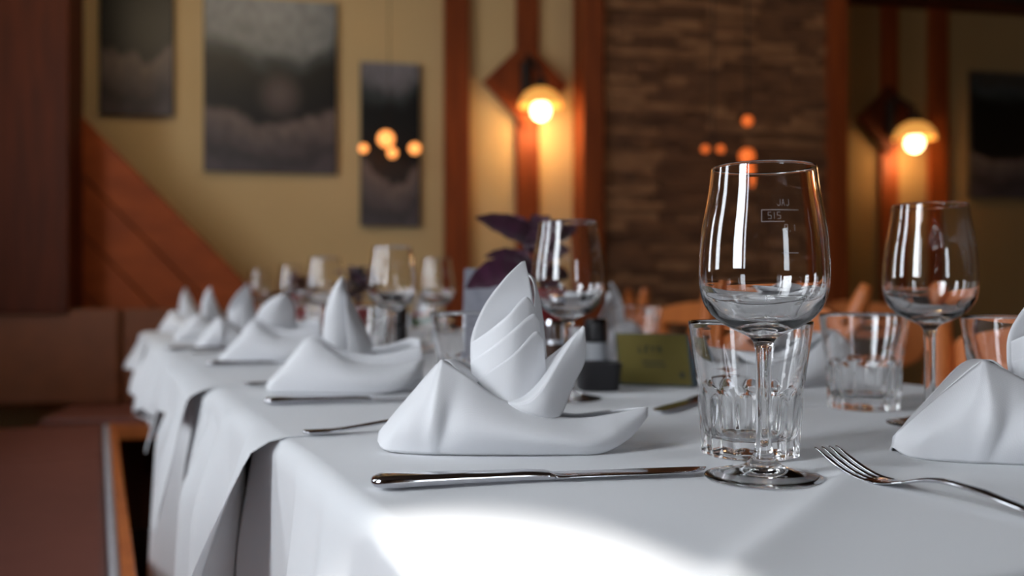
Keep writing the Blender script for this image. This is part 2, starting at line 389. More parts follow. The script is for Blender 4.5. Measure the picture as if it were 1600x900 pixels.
# ------------------------------------------------------------------ wall lamps
def sconce(label, bx, by, half, lx, ly, sc, Y0, off, power):
    p = wall(lx, ly, Y0 - off); root = thing('wall_lamp', label, 'wall lamp', p)
    # diamond board on the wall
    cpt = wall(bx, by, Y0 - 0.062); d = (cpt - at(CX, HY, 0)).dot(cw(0, 1, 0)); r = half / F * d
    q = [cpt + WD * r, cpt + Vector((0, 0, r)), cpt - WD * r, cpt - Vector((0, 0, r))]
    mb = MB(); mb.prism([v - p for v in q], -WN * 0.03); fix_normals(mb.build('diamond_board', M['wood_dark'] if Y0 > 5 else M['wood'], root, bevel=0.003))
    mb = MB(); top = Vector((0, 0, 0.30 * sc)); w0 = cpt - p + Vector((0, 0, 0.02)); w0 = w0 + WN * 0.002
    back = (cpt - p); 
    mb.tube([back + Vector((0, 0, -0.10)) + WN * 0.01, back + Vector((0, 0, 0.10)) + WN * 0.01], 0.028, 12)
    mb.tube([back + Vector((0, 0, 0.06)) + WN * 0.01, (back + Vector((0, 0, 0.12)) + WN * 0.06), Vector((0, 0, 0.16)) * sc, Vector((0, 0, 0.10)) * sc], 0.012, 10)
    mb.lathe([(0, 0.13 * sc), (0.03 * sc, 0.13 * sc), (0.035 * sc, 0.085 * sc), (0, 0.085 * sc)], 20)
    mb.build('arm', M['iron'], root, smooth=False)
    R = 0.108 * sc
    prof = [(0, 0.09 * sc), (R * 0.35, 0.086 * sc), (R * 0.68, 0.066 * sc), (R * 0.9, 0.035 * sc), (R, 0.004), (R * 0.985, -0.002), (R * 0.87, 0.03 * sc), (R * 0.65, 0.058 * sc), (R * 0.33, 0.078 * sc), (0, 0.082 * sc)]
    mb = MB(); mb.lathe(prof, 36); mb.build('lamp_shade', M['shade'], root, smooth=True)
    mb = MB(); mb.ball((0, 0, -0.022 * sc), 0.046 * sc, 12); mb.build('bulb', M['bulb'], root, smooth=True)
    light('lamp_light', 'POINT', p + Vector((0, 0, -0.10 * sc)), power, (1.0, 0.60, 0.26), radius=0.04).parent = None
    return root
sconce('lit mushroom-shaded wall lamp on a diamond board, left of the stone wall', 822, 130, 68, 845, 166, 1.0, YL, 0.16, 3.2)
sconce('lit wall lamp on a dark diamond board, right of the stone wall', 1390, 186, 54, 1429, 217, 1.1, YR, 0.16, 3.2)

# small glowing orange spots, built as globes on hanging rods
def cluster(label, px, ytop, balls, Y, m, rod):
    p = at(px, balls[0][1], Y); root = thing('globe_cluster', label, 'pendant lamp', p)
    mb = MB(); mb.tube([(0, 0, ZC - p.z), (0, 0, 0.03)], rod, 8)
    for (x, y, r) in balls:
        q = at(x, y, Y) - p; rr = r / F * Y
        if abs(x - px) > 3: mb.tube([(0, 0, q.z + rr + 0.05), Vector((q.x * 0.5, q.y * 0.5, q.z + rr + 0.045)), Vector((q.x, q.y, q.z + rr + 0.02)), Vector((q.x, q.y, q.z + rr * 0.6))], rod, 6)
    mb.lathe([(0, ZC - p.z), (0.05, ZC - p.z), (0.045, ZC - p.z - 0.03), (0, ZC - p.z - 0.035)], 16)
    mb.build('hanging_rod', M['iron'], root)
    for (x, y, r) in balls:
        q = at(x, y, Y) - p; mb = MB(); mb.ball(q, r / F * Y, 10); mb.build('glass_globe', m, root, smooth=True)
    return root
cluster('four glowing orange globes on a thin rod before the narrow print', 608, 0, [(603, 217, 13), (568, 232, 7), (613, 239, 8), (648, 232, 9)], 4.2, M['globe'], 0.0018)
cluster('two small orange globes on a dark rod before the stone wall', 1114, 0, [(1102, 233, 6), (1126, 233, 6)], 4.3, M['globe_dim'], 0.004)
cluster('stacked orange globes on a dark rod before the stone wall', 1168, 0, [(1168, 189, 8), (1167, 244, 12), (1168, 268, 9), (1170, 284, 7)], 4.3, M['globe_dim'], 0.004)

# ------------------------------------------------------------------ benches
def cushion(mb, x0, x1, y0, y1, z0, z1): mb.box(x0, x1, y0, y1, z0, z1)
be = thing('bench', 'long brown leather bench seat running along the left of the table', 'bench', (0, 0, 0))
ydiv = ground(100, 715, 0.45).y
for (y0, y1) in ((-0.9, 0.9), (0.905, ydiv - 0.003), (ydiv + 0.003, 3.42)):
    b = MB(); b.box(-0.52, 0.012, y0, y1, 0.37, 0.45); b.build('seat_cushion', M['leather'], be, bevel=0.012, smooth=False)
b = MB(); b.box(0.013, 0.030, -0.9, 3.42, 0.375, 0.446); b.build('cushion_edge', M['edge_sheen'], be, bevel=0.006)  # front of the cushion, window sheen put into its colour
b = MB(); b.box(0.031, 0.052, -0.9, 3.42, 0.36, 0.45); b.build('front_rail', M['wood_chair'], be, bevel=0.003)
b = MB(); b.box(-0.52, -0.03, -0.9, 3.42, 0.0, 0.36); b.build('bench_box', M['wood_dark'], be)
b = MB(); b.box(-0.60, -0.53, -0.9, 3.42, 0.45, 0.84); b.build('backrest', M['leather_back'], be, bevel=0.015)
be2 = thing('bench', 'brown leather corner bench below the diagonal planks', 'bench', (0, 0, 0))
def slab(mb, x0, x1, z0, z1, Y0, t, gap=0):
    a = wall(x0, HY, Y0); c = wall(x1, HY, Y0)
    mb.prism([Vector((a.x, a.y, z0)), Vector((c.x, c.y, z0)), Vector((c.x, c.y, z1)), Vector((a.x, a.y, z1))], -WN * t)
YB = 3.92
for (x0, x1) in ((-420, 188), (191, 560)):
    b = MB(); slab(b, x0, x1, 0.45, 0.822, YB + 0.12, 0.07); fix_normals(b.build('backrest', M['leather_back'], be2, bevel=0.014))
b = MB(); slab(b, 60, 560, 0.40, 0.45, YB - 0.33, 0.45); fix_normals(b.build('seat_cushion', M['leather'], be2, bevel=0.01))
b = MB(); slab(b, 172, 560, 0.375, 0.425, YB - 0.36, 0.028); fix_normals(b.build('front_rail', M['wood_chair'], be2, bevel=0.003))
b = MB(); slab(b, 60, 560, 0.0, 0.40, YB - 0.10, 0.2); fix_normals(b.build('bench_box', M['wood_dark'], be2))

# ------------------------------------------------------------------ tables and cloths
X0, X1 = 0.150, 1.03
def cloth(name, label, y0, y1, drop, zoff, waves, endA=0.0, endB=0.0, flare=0.10, seed=0, out=0.0, nflare=0.0, dropR=0.25, ny=None, creases=(), hemf=None, m='cloth', step=0.0065):
    rnd = random.Random(seed); ph = [rnd.uniform(0, 6.28) for _ in range(8)]
    xs = []; r = 0.022
    nd = 44
    xs = [-drop * (1 - (i / nd)) for i in range(nd)] + [0.0, 0.004, 0.009, 0.015] + [0.03 + i * 0.0085 for i in range(int((X1 - X0 - 0.05) / 0.0085))]
    W_ = X1 - X0; xs = [x for x in xs if x < W_ - 0.02] + [W_ - 0.01, W_] + [W_ + dropR * (i + 1) / 10 for i in range(10)]
    ys = []; y = y0 - endA
    while y < y1 + endB: ys.append(y); y += step
    ys.append(y1 + endB)
    V = []; Fc = []; n = len(xs)
    for y in ys:
        hf = hemf(y) if hemf else 1.0
        for a in xs:
            d = max(0, -a) * hf if a < 0 else 0.0; dr = max(0, a - W_)
            de = max(0, y0 - y); df = max(0, y - y1)
            X = X0 + max(0, min(W_, a)); Y = max(y0, min(y1, y)); dd = max(d, dr, de, df); z = TABLE + zoff - dd
            if dd < r: z = TABLE + zoff - dd * dd / (2 * r)
            elif dd > 0: z = TABLE + zoff - dd + r / 2
            o = min(1.0, dd / 0.06); fl = min(dd, 0.022) * 0.5 + flare * dd * 0.35 + out * smooth01(dd / 0.03) + nflare * smooth01(1 - (y - y0) / 0.16) * (dd / 0.3) ** 0.8
            wv = 0
            for (wl, am, p_) in waves: wv += am * math.sin(2 * PI * (y if d or dr else a) / wl + p_)
            wv = (wv + 0.4 * abs(wv)) * smooth01(dd / 0.16 + 0.06) 
            if d > 0 or (de > 0 and a < 0): X -= fl + wv + zoff * 0.5
            if dr > 0: X += fl + wv
            if de > 0: Y -= fl + wv * 0.6
            if df > 0: Y += fl + wv * 0.4
            if d > 0 and de > 0: k = min(d, de); X -= k * 0.18; Y -= k * 0.18
            if dd == 0:
                z += 0.00045 * (math.sin(X * 23 + ph[0]) * math.sin(y * 17 + ph[1]) + 0.6 * math.sin(X * 41 + y * 30 + ph[2]))
                for (p, q, hh, wd) in creases:
                    p = Vector(p[:2]); q = Vector(q[:2]); t = (q - p); L = t.length; t /= L; rel = Vector((X, y)) - p
                    s_ = rel.dot(t); n_ = rel.cross(t) if hasattr(rel, 'cross') else 0
                    if -0.03 < s_ < L + 0.03:
                        fade = smooth01((s_ + 0.03) / 0.05) * smooth01((L + 0.03 - s_) / 0.05)
                        z += hh * math.exp(-abs(n_) / (wd if n_ > 0 else wd * 3)) * fade
            V.append((X, Y, z))
    for i in range(len(ys) - 1):
        for j in range(n - 1): Fc.append((i*n+j, i*n+j+1, (i+1)*n+j+1, (i+1)*n+j))
    o = mesh_obj(name, V, Fc, M[m], None, True)
    s = o.modifiers.new('thick', 'SOLIDIFY'); s.thickness = 0.0007; s.offset = -1
    return tag(o, label, 'tablecloth')
ridge = [(ground(1335, 742), ground(1120, 915), 0.0065, 0.009), (ground(1335, 742), ground(1480, 700), 0.002, 0.012),
         (ground(1500, 760), ground(1545, 735), 0.0012, 0.003), (ground(560, 690), ground(830, 640), 0.0012, 0.012),
         (ground(640, 850), ground(800, 862), 0.0025, 0.010), (ground(1010, 660), ground(1250, 675), 0.0012, 0.004)]
cA = cloth('tablecloth', 'nearest white tablecloth with sunlit front edge and a raised crease', 0.30, 0.93, 0.52, 0.0,
      [(0.31, 0.012, 1.0), (0.12, 0.006, 2.0), (0.055, 0.0015, 0.4)], endA=0.30, flare=0.05, seed=1, creases=ridge)
cU = cloth('tablecloth', 'long white under-cloth reaching lowest at the left edge of the drapes', 0.94, 2.0, 0.48, 0.0,
      [(0.50, 0.020, 4.6), (0.17, 0.012, 0.5)], flare=0.16, seed=3)
cB = cloth('tablecloth', 'white cloth hanging in long folds, its near edge flaring over the nearest cloth', 0.835, 1.38, 0.50, 0.0006,
      [(0.26, 0.016, 0.2), (0.10, 0.007, 1.2)], flare=0.12, seed=2, out=0.008, nflare=0.075, hemf=lambda y: 1.0 - 0.25 * smooth01((y - 0.85) / 0.5))
cC = cloth('tablecloth', 'white cloth whose corner hangs down in a sharp point on the left side', 1.33, 1.97, 0.22, 0.0011,
      [(0.36, 0.010, 1.1), (0.12, 0.005, 2.0)], flare=0.3, seed=8, out=0.022, nflare=0.045, dropR=0.1, hemf=lambda y: 0.42 + 0.58 * max(0, 1 - abs(y - 1.40) / 0.17))
cD = cloth('tablecloth', 'white tablecloth with a short scalloped drop, second farthest', 1.93, 2.88, 0.20, 0.0016,
      [(0.42, 0.022, 0.2), (0.14, 0.010, 1.5)], flare=0.40, seed=4, out=0.012, nflare=0.04, dropR=0.15, hemf=lambda y: 0.82 + 0.18 * math.sin(y * 11))
cE = cloth('tablecloth', 'farthest white tablecloth, nearest the corner bench', 2.84, 3.45, 0.15, 0.0021,
      [(0.40, 0.022, 1.2), (0.16, 0.010, 0.5)], flare=0.40, endB=0.12, seed=5, out=0.012, dropR=0.12, hemf=lambda y: 0.85 + 0.15 * math.sin(y * 9))
for (y0, y1) in ((0.315, 1.28), (1.285, 2.3), (2.305, 3.43)):
    t = thing('dining_table', {0: 'near dining table hidden under the sunlit white cloths', 1: 'middle dining table hidden under the white cloths', 2: 'far dining table hidden under the white cloths by the corner bench'}[int(y0 > 1) + int(y0 > 2)], 'table', ((X0 + X1) / 2, (y0 + y1) / 2, 0))
    b = MB(); hw = (X1 - X0) / 2 - 0.004; hl = (y1 - y0) / 2
    b.box(-hw, hw, -hl, hl, 0.715, 0.7465); b.build('tabletop', M['wood_dark'], t)
    for sx in (-1, 1):
        for sy in (-1, 1):
            b = MB(); b.box(sx * (hw - 0.08) - 0.03, sx * (hw - 0.08) + 0.03, sy * (hl - 0.06) - 0.03, sy * (hl - 0.06) + 0.03, 0, 0.714); b.build('leg', M['wood_dark'], t)

# ------------------------------------------------------------------ napkins
T0 = TABLE + 0.0012
class Nap:
    # works in a frame whose x runs across the picture, y away, z up, origin on the table
    def __init__(s, ox, base_y): s.Y0 = H * F / (base_y - HY); s.ox = (ox - CX) / F * s.Y0; s.mb = []
    def p(s, px, py, dep):
        Y = s.Y0 + dep / 1000.0
        return Vector(((px - CX) / F * Y - s.ox, Y - s.Y0, max(0.0004, H - (py - HY) / F * Y)))
def sheet(name, A, B, root, nu=40, nv=18, bulge=(0, 0), bump=None, m='napkin', thick=0.0011):
    # cloth stretched between curve A and curve B; bulge pushes it in y with the middle of v
    a = catmull(A, nu); c = catmull(B, nu); V = []; Fc = []
    for i in range(nu):
        for j in range(nv):
            v = j / (nv - 1); p = a[i].lerp(c[i], v); u = i / (nu - 1); tp = (min(1, u / 0.12, (1 - u) / 0.12) if name == 'boat_fold' else 1.0)
            p.y += (bulge[0] * tp * math.sin(PI * v) + bulge[1] * math.sin(PI * u) * math.sin(PI * v)) / 1000.0
            if bump: p.y += bump(u, v) / 1000.0
            p.z = max(p.z, 0.0004); V.append(p)
    for i in range(nu - 1):
        for j in range(nv - 1): Fc.append((i*nv+j, i*nv+j+1, (i+1)*nv+j+1, (i+1)*nv+j))
    o = mesh_obj(name, V, Fc, M[m], root, True)
    s = o.modifiers.new('thick', 'SOLIDIFY'); s.thickness = thick; s.offset = 0
    return o
NAPG = 'folded napkins along the left side of the table'
def napkin_sail(label, ox=760, by=712):
    N = Nap(ox, by); P = N.p
    root = thing('napkin', label, 'napkin', tuple(cw(N.ox, N.Y0, T0)), -TH, None)
    # hull front, hull back
    bot = [P(591,690,32), P(600,703,17), P(625,708,8), P(655,710,4), P(675,711,2), P(700,711,1), P(790,712,0), P(870,712,0), P(935,710,4), P(982,686,18), P(1011,652,32)]
    top = [P(593,676,33), P(640,620,26), P(682,573,17), P(690,564,16), P(699,569,15), P(735,593,10), P(775,622,8), P(830,643,10), P(895,655,16), P(955,649,24), P(1012,637,32)]
    def dent(u, v):
        d1 = math.exp(-((u - 0.47) / 0.04) ** 2 - ((v - 0.42) / 0.34) ** 2) * 4.5
        d2 = -math.exp(-((u - 0.37) / 0.06) ** 2 - ((v - 0.5) / 0.3) ** 2) * 4
        return d1 + d2
    sheet('boat_fold', bot, top, root, 90, 26, (-10, -9), dent, thick=0.0016)
    bb = [P(591,690,32), P(602,700,50), P(640,700,66), P(700,696,78), P(790,694,82), P(870,694,80), P(935,698,66), P(982,682,44), P(1011,652,32)]
    tb = [P(593,676,33), P(645,620,48), P(697,566,60), P(740,574,66), P(785,600,68), P(835,630,66), P(890,648,58), P(950,643,46), P(1012,637,32)]
    sheet('boat_fold', bb, tb, root, 60, 16, (8, 8), thick=0.0016)
    # shoulder between the two peaks on the left
    sheet('shoulder_fold', [P(593,676,33), P(640,620,26), P(689,566,16), P(715,578,14), P(745,600,14)],
          [P(593,676,34), P(645,620,48), P(697,566,60), P(722,570,58), P(752,590,52)], root, 30, 10)
    # upright sail made of overlapping pleats
    def D(x, k): t = (x - 736) / 118.0; return 44 - 18 * math.sin(PI * max(0, min(1, t))) - k * 3.6
    def L(pts, k): return [P(x, y, D(x, k)) for x, y in pts]
    sheet('sail_fold', L([(739,600),(735,560),(738,522),(757,478),(787,438),(812,413),(819,409)], 0), L([(800,625),(832,580),(836,520),(834,480),(829,448),(823,422),(820,409)], 0), root, 44, 16)
    sheet('sail_fold', L([(739,602),(737,566),(737,541),(738,536)], 1) , L([(852,600),(850,560),(843,515),(836,482)], 1), root, 4, 4).hide_render = False if False else False
    return root, N, P, L, D
def pleat(root, L, topedge, botedge, k): return sheet('pleat', L(botedge, k), L(topedge, k), root, 44, 14)
def build_sail(label):
    root, N, P, L, D = napkin_sail(label)
    for ch in list(root.children):
        if ch.name.startswith('sail_fold') and len(ch.data.vertices) == 16: bpy.data.objects.remove(ch)
    botc = [(740,606),(760,622),(795,632),(830,630),(855,604)]
    pleat(root, L, [(737,537),(766,517),(795,492),(821,465),(835,482)], [(738,575),(765,590),(795,590),(825,560),(838,520)], 1.2)
    pleat(root, L, [(736,566),(768,544),(802,516),(832,492),(842,500)], [(739,600),(765,612),(795,615),(830,590),(851,560)], 2.4)
    pleat(root, L, [(739,600),(770,578),(805,552),(836,520),(848,528)], botc, 3.6)
    sheet('sail_fold', [P(822,430,46), P(831,437,42), P(836,455,38), P(835,482,36), P(838,520,34)], [P(824,428,50), P(834,437,48), P(841,460,46), P(848,500,46), P(854,562,46)], root, 24, 8)
    # scoop-shaped leaf on the right
    lip = [P(762,622,24), P(790,631,8), P(815,632,2), P(835,622,0), P(852,600,2), P(872,566,8), P(893,533,14), P(912,511,18)]
    inn = [P(762,618,30), P(800,608,34), P(825,590,42), P(846,568,48), P(862,556,50), P(880,542,44), P(896,526,32), P(912,511,19)]
    out = [P(800,640,6), P(830,650,6), P(856,656,8), P(874,652,14), P(886,628,22), P(898,598,26), P(914,562,26), P(913,513,19)]
    sheet('leaf_fold', lip, inn, root, 50, 14, (6, 4)); sheet('leaf_fold', lip, out, root, 50, 14, (-2, -3))
    return root
n1 = build_sail('sharp white napkin folded as a boat with a tall pleated sail, behind the nearest knife')

def build_fin(label, hullb, hullt, backt, fins, ox, by, dz=0):
    N = Nap(ox, by); P = N.p
    root = thing('napkin', label, 'napkin', tuple(cw(N.ox, N.Y0, T0 - 0.001)), -TH, None)
    n = len(hullb); K = N.Y0 / 0.7317
    def dep(i, a, b_): u = i / (n - 1); return (a + (b_ - a) * abs(2 * u - 1) ** 1.6)
    bot = [P(x, y, dep(i, 0, 34)) for i, (x, y) in enumerate(hullb)]; top = [P(x, y, dep(i, 12, 36)) for i, (x, y) in enumerate(hullt)]
    sheet('boat_fold', bot, top, root, 50, 16, (-8, -6), thick=0.0016)
    bb = [P(x, y, dep(i, 74, 40)) for i, (x, y) in enumerate(hullb)]; bt = [P(x, y, dep(i, 60, 40)) for i, (x, y) in enumerate(backt)]
    for v in bb: v.z = 0.0004
    sheet('boat_fold', bb, bt, root, 50, 12, (6, 6), thick=0.0016)
    mid = [P(x, y, dep(i, 34, 38)) for i, (x, y) in enumerate([( (a[0]+b_[0])/2, (a[1]+b_[1])/2 - 2) for a, b_ in zip(hullt, backt)])]
    lo = [v.copy() for v in mid]
    for v in lo: v.z = max(0.001, v.z - 0.04)
    sheet('inner_fold', lo, mid, root, 40, 8, (-3, -3))
    for (A, B, d0, d1, bl) in fins:
        sheet('sail_fold', [P(x, y, d0) for x, y in A], [P(x, y, d1) for x, y in B], root, 30, 12, (bl, 0))
    return root
n2 = build_fin('white boat-folded napkin with a single rounded fin, second from the front on the left',
    [(416,607),(424,614),(460,618),(520,619),(575,618),(615,612),(640,600),(655,585),(662,572)],
    [(418,600),(445,572),(481,530),(515,548),(545,566),(585,572),(620,571),(645,566),(663,560)],
    [(419,600),(447,568),(490,527),(522,536),(550,543),(585,544),(615,538),(640,530),(656,531)],
    [([(508,560),(505,525),(509,485),(520,455),(531,438),(536,434)], [(545,562),(552,525),(549,490),(543,462),(539,443),(537,434)], 44, 52, -10),
     ([(540,562),(543,535),(541,505),(540,480),(540,458)], [(588,562),(578,530),(566,505),(554,480),(542,458)], 34, 62, -6)], 540, 618)
n3 = build_fin('soft white napkin with a broad slanting fin, third from the front on the left',
    [(343,563),(350,568),(380,569),(420,569),(450,568),(478,564),(492,558),(500,548),(505,540)],
    [(344,560),(370,532),(394,503),(415,518),(432,528),(455,530),(475,528),(490,524),(504,520)],
    [(345,560),(372,530),(400,501),(420,503),(440,505),(462,505),(480,503),(492,500),(500,502)],
    [([(398,530),(400,500),(408,482),(425,468),(440,462),(450,460)], [(456,530),(461,505),(461,488),(459,475),(455,466),(451,460)], 40, 60, -14)], 420, 569)
def rowpos(k, x_off=0.0, y_off=0.0):           # same place at each cover down the left side
    base = cw((760 - CX) / F * (H * F / 250.0), H * F / 250.0, 0); return Vector((base.x + x_off, base.y + 0.47 * k + y_off, T0 - 0.001))
p4 = ground(352, 548); p5 = ground(322, 535); p6 = ground(305, 527)
dup(n1, (p4.x + 0.03, p4.y + 0.02, T0 - 0.001), -TH + 0.5, 'blurred white napkin with a narrow upright sail, fourth from the front on the left')
dup(n2, (p5.x + 0.03, p5.y + 0.05, T0 - 0.001), -TH + 0.35, 'blurred white napkin with a rounded fin, fifth from the front on the left')
dup(n2, (p6.x - 0.02, p6.y + 0.30, T0 - 0.002), -TH - 0.3, 'faint white napkin farthest down the left side of the table')
# the napkin of the cover at the head of the table: its left corner in view
NR = dup(n1, (0, 0, 0), -TH - 0.16, 'white boat-folded napkin cut by the right edge, beside the fork')
corner = ground(1396, 712); N_ = Nap(760, 712); loc = Matrix.Rotation(-TH - 0.16, 4, 'Z') @ Vector([a * k for a, k in zip(N_.p(592, 690, 32), (1.17, 1, 1.04))])
NR.location = (corner.x - loc.x, corner.y - loc.y, T0); NR.scale = (1.17, 1, 1.04)
# right-hand row
for (x, y, rz, lb) in ((0.90, 1.10, PI + 0.6, 'white napkin beyond the middle tumbler on the right side of the table'),
                   (0.90, 1.63, PI + 0.1, 'blurred white napkin behind the olive card'),
                   (0.90, 2.12, PI, 'blurred white napkin behind the pale grey card'),
                   (0.88, 2.62, PI - 0.5, 'faint white napkin far down the right side of the table')):
    dup(n2 if y > 1.3 else n1, (x, y, T0 - 0.001), rz - TH, lb)

# ------------------------------------------------------------------ glassware
def wine_glass(label, loc):
    root = thing('wine_glass', label, 'wine glass', loc)
    outer = [(0.0344, 0.2095), (0.0352, 0.203), (0.0364, 0.194), (0.0386, 0.182), (0.0408, 0.170), (0.0424, 0.156), (0.0432, 0.142), (0.0430, 0.132), (0.0418, 0.124), (0.0392, 0.1165), (0.0340, 0.1095), (0.0270, 0.1040), (0.0195, 0.0998), (0.0125, 0.0965), (0.0080, 0.0935), (0.0060, 0.0895), (0.0053, 0.083), (0.0050, 0.070), (0.0049, 0.050), (0.0050, 0.032), (0.0056, 0.022), (0.0075, 0.0145), (0.0115, 0.0098), (0.0175, 0.0070), (0.025, 0.0048), (0.033, 0.0033), (0.0380, 0.0024), (0.0393, 0.0015), (0.0390, 0.0004), (0.0375, 0.0)]
    under = [(0.034, 0.0004), (0.026, 0.0016), (0.017, 0.0030), (0.009, 0.0042), (0.0, 0.0046)]
    inner = [(0.0336, 0.2100), (0.0334, 0.2092), (0.0341, 0.203), (0.0353, 0.194), (0.0375, 0.182), (0.0397, 0.170), (0.0413, 0.156), (0.0421, 0.142), (0.0419, 0.132), (0.0406, 0.1255), (0.0378, 0.1190), (0.0322, 0.1125), (0.0250, 0.1075), (0.0170, 0.1045), (0.0085, 0.1030), (0.0, 0.1026)]
    def dens(pr, k=3):
        pts = catmull([(r, 0, z) for r, z in pr], (len(pr) - 1) * k + 1); out = [(max(0, p.x), p.z) for p in pts]
        out[-1] = pr[-1]; return out
    pr = list(reversed(dens(inner))) + dens(outer) + dens(under)[0:]
    pr[0] = (0, pr[0][1])
    b = MB(); b.lathe(pr, 96); o = fix_normals(b.build('glass_body', M['glass'], root, smooth=True))
    b = MB()
    def R_at(z):
        for (r0, z0), (r1, z1) in zip(outer, outer[1:]):
            if z1 <= z <= z0: return r0 + (r1 - r0) * (z0 - z) / (z0 - z1)
        return 0.043
    def seg(u0, v0, u1, v1, t=0.00022):          # a thin etched stroke on the bowl (u around in metres, v height)
        n = 10; d = Vector((u1 - u0, v1 - v0)); L = d.length; nx, ny = -d.y / L * t, d.x / L * t; vs = []; fs = []
        for i in range(n + 1):
            u = u0 + d.x * i / n; v = v0 + d.y * i / n
            for s_ in (-1, 1):
                uu = u + nx * s_; vv = v + ny * s_; r = R_at(vv) + 0.00008; q = -PI / 2 - 0.35 + uu / 0.040
                vs.append((r * math.cos(q), r * math.sin(q), vv))
        fs = [(2*i, 2*i+1, 2*i+3, 2*i+2) for i in range(n)]; b.add(vs, fs)
    G = {'0': [(0,0,1,0),(1,0,1,2),(1,2,0,2),(0,2,0,0)], '1': [(.5,0,.5,2)], '2': [(0,2,1,2),(1,2,1,1),(1,1,0,1),(0,1,0,0),(0,0,1,0)],
         ',': [(.4,.2,.2,-.4)], 'S': [(1,2,0,2),(0,2,0,1),(0,1,1,1),(1,1,1,0),(1,0,0,0)], 'I': [(.5,0,.5,2)], 'E': [(1,2,0,2),(0,2,0,0),(0,0,1,0),(0,1,.8,1)],
         'N': [(0,0,0,2),(0,2,1,0),(1,0,1,2)], 'A': [(0,0,.5,2),(.5,2,1,0),(.25,.9,.75,.9)], 'J': [(0,.4,.5,0),(.5,0,1,.4),(1,.4,1,2)]}
    def word(t, u, v, h):
        for ch in t:
            for (a0, b0, a1, b1) in G.get(ch, []): seg(u + a0 * h * .45, v + b0 * h / 2, u + a1 * h * .45, v + b1 * h / 2, 0.00013)
            u += h * 0.68
    seg(-0.014, 0.1775, 0.010, 0.1775); seg(-0.014, 0.1700, 0.0, 0.1700); seg(-0.014, 0.1775, -0.014, 0.1700)
    word('JAJ', -0.004, 0.1800, 0.0042); word('SIS', -0.010, 0.1718, 0.0042); word('0,1', 0.000, 0.1640, 0.0040); seg(-0.002, 0.1500, 0.008, 0.1500)
    etch = b.build('etched_mark', M['etch'], o)
    return root
gw = lambda px, py, Y: at(px, py, Y)
def spot(x, y, z=0.0): return (x, y, T0 + z)
g1p = ground(1193, 748)
WG = wine_glass('largest in view wine glass, at the tip of the nearest knife', (g1p.x, g1p.y, T0 - 0.0006))
def cpos(px, Y): v = cw((px - CX) / F * Y, Y, 0); return (v.x, v.y, T0 - 0.001)
dup(WG, cpos(1453, 0.905), 1.0, 'wine glass behind the napkin at the right edge')
dup(WG, cpos(888, 1.12), 2.0, 'wine glass right behind the sail of the sharp napkin')
dup(WG, cpos(613, 1.70), 0.4, 'blurred wine glass beside the rounded fin of the second napkin')
dup(WG, cpos(683, 2.26), 0.9, 'blurred wine glass above the pink and green card')
dup(WG, cpos(508, 2.20), 1.4, 'blurred wine glass left of the second napkin fin, before the red pots')
dup(WG, cpos(457, 2.78), 2.1, 'small blurred wine glass right behind the slanting napkin fin')
dup(WG, cpos(407, 3.25), 2.6, 'smallest blurred wine glass, nearest the diagonal planks')
def tumbler(label, loc, rz=0):
    root = thing('tumbler', label, 'tumbler', loc, rz)
    NF = 12; SH = 0.054
    def ro(r, z, q):
        fr = (q / (2 * PI) * NF) % 1.0; c = abs(2 * fr - 1) ** 2.0
        ztop = SH - 0.007 * c
        k = smooth01((ztop - z) / 0.006) * (1.0 if z > 0.001 else 0.9)
        return r + 0.0016 * k - 0.0036 * (1 - c) * k * (0.6 + 0.4 * smooth01(z / 0.02))
    outer = [(0.0466, 0.1036), (0.0471, 0.1030), (0.0472, 0.1015)]
    outer += [(0.0472 - (0.0472 - 0.0405) * (0.1015 - z) / (0.1015 - SH), z) for z in [0.097, 0.090, 0.082, 0.074, 0.067, 0.061, 0.057]]
    outer += [(0.0402 - 0.0040 * (1 - z / SH) , z) for z in [0.0545, 0.053, 0.0515, 0.050, 0.0485, 0.047, 0.0455, 0.044, 0.042, 0.039, 0.034, 0.028, 0.021, 0.014, 0.008, 0.004, 0.0018]]
    outer += [(0.0352, 0.0006), (0.0335, 0.0), (0.030, 0.0), (0.026, 0.0018), (0.015, 0.003), (0.0, 0.0033)]
    inner = [(0.0, 0.0125), (0.020, 0.0126), (0.0275, 0.0140), (0.0305, 0.0175), (0.0320, 0.024), (0.0340, 0.036), (0.0360, 0.048), (0.0378, 0.056), (0.0402, 0.068), (0.0425, 0.080), (0.0443, 0.092), (0.0452, 0.1010), (0.0455, 0.1030), (0.0460, 0.1036)]
    b = MB(); nn = 160
    b.lathe(inner + outer, nn, rf=lambda r, z, q: r)
    # facet the outer skin only
    cnt = 0; rows = inner + outer; idx = 0
    for k, (r, z) in enumerate(rows):
        if r < 1e-7: idx += 1; continue
        if k >= len(inner) and z < 0.056 and r > 0.034:
            for j in range(nn):
                v = b.v[idx + j]; q = math.atan2(v.y, v.x) % (2 * PI); f_ = ro(r, z, q) / r; v.x *= f_; v.y *= f_
        idx += nn
    fix_normals(b.build('glass_body', M['glass'], root, smooth=True))
    return root
t1 = cpos(1172, 0.735)
TB = tumbler('largest faceted water tumbler, right behind the largest wine glass', t1, 0.1)
dup(TB, cpos(1350, 1.035), 0.5, 'faceted tumbler left of the wine glass stem near the right edge')
dup(TB, cpos(1585, 0.90), 0.3, 'faceted tumbler cut by the right edge above the napkin')
dup(TB, cpos(736, 1.09), 0.3, 'faceted tumbler behind the left side of the sharp napkin')
dup(TB, cpos(994, 1.72), 0.2, 'blurred tumbler standing behind the olive card')
dup(TB, cpos(566, 1.60), 0.2, 'blurred tumbler right behind the rounded fin of the second napkin')
dup(TB, cpos(472, 2.05), 0.2, 'blurred tumbler behind the slanting napkin fin')
dup(TB, cpos(652, 2.1), 0.2, 'blurred tumbler left of the pink and green card')

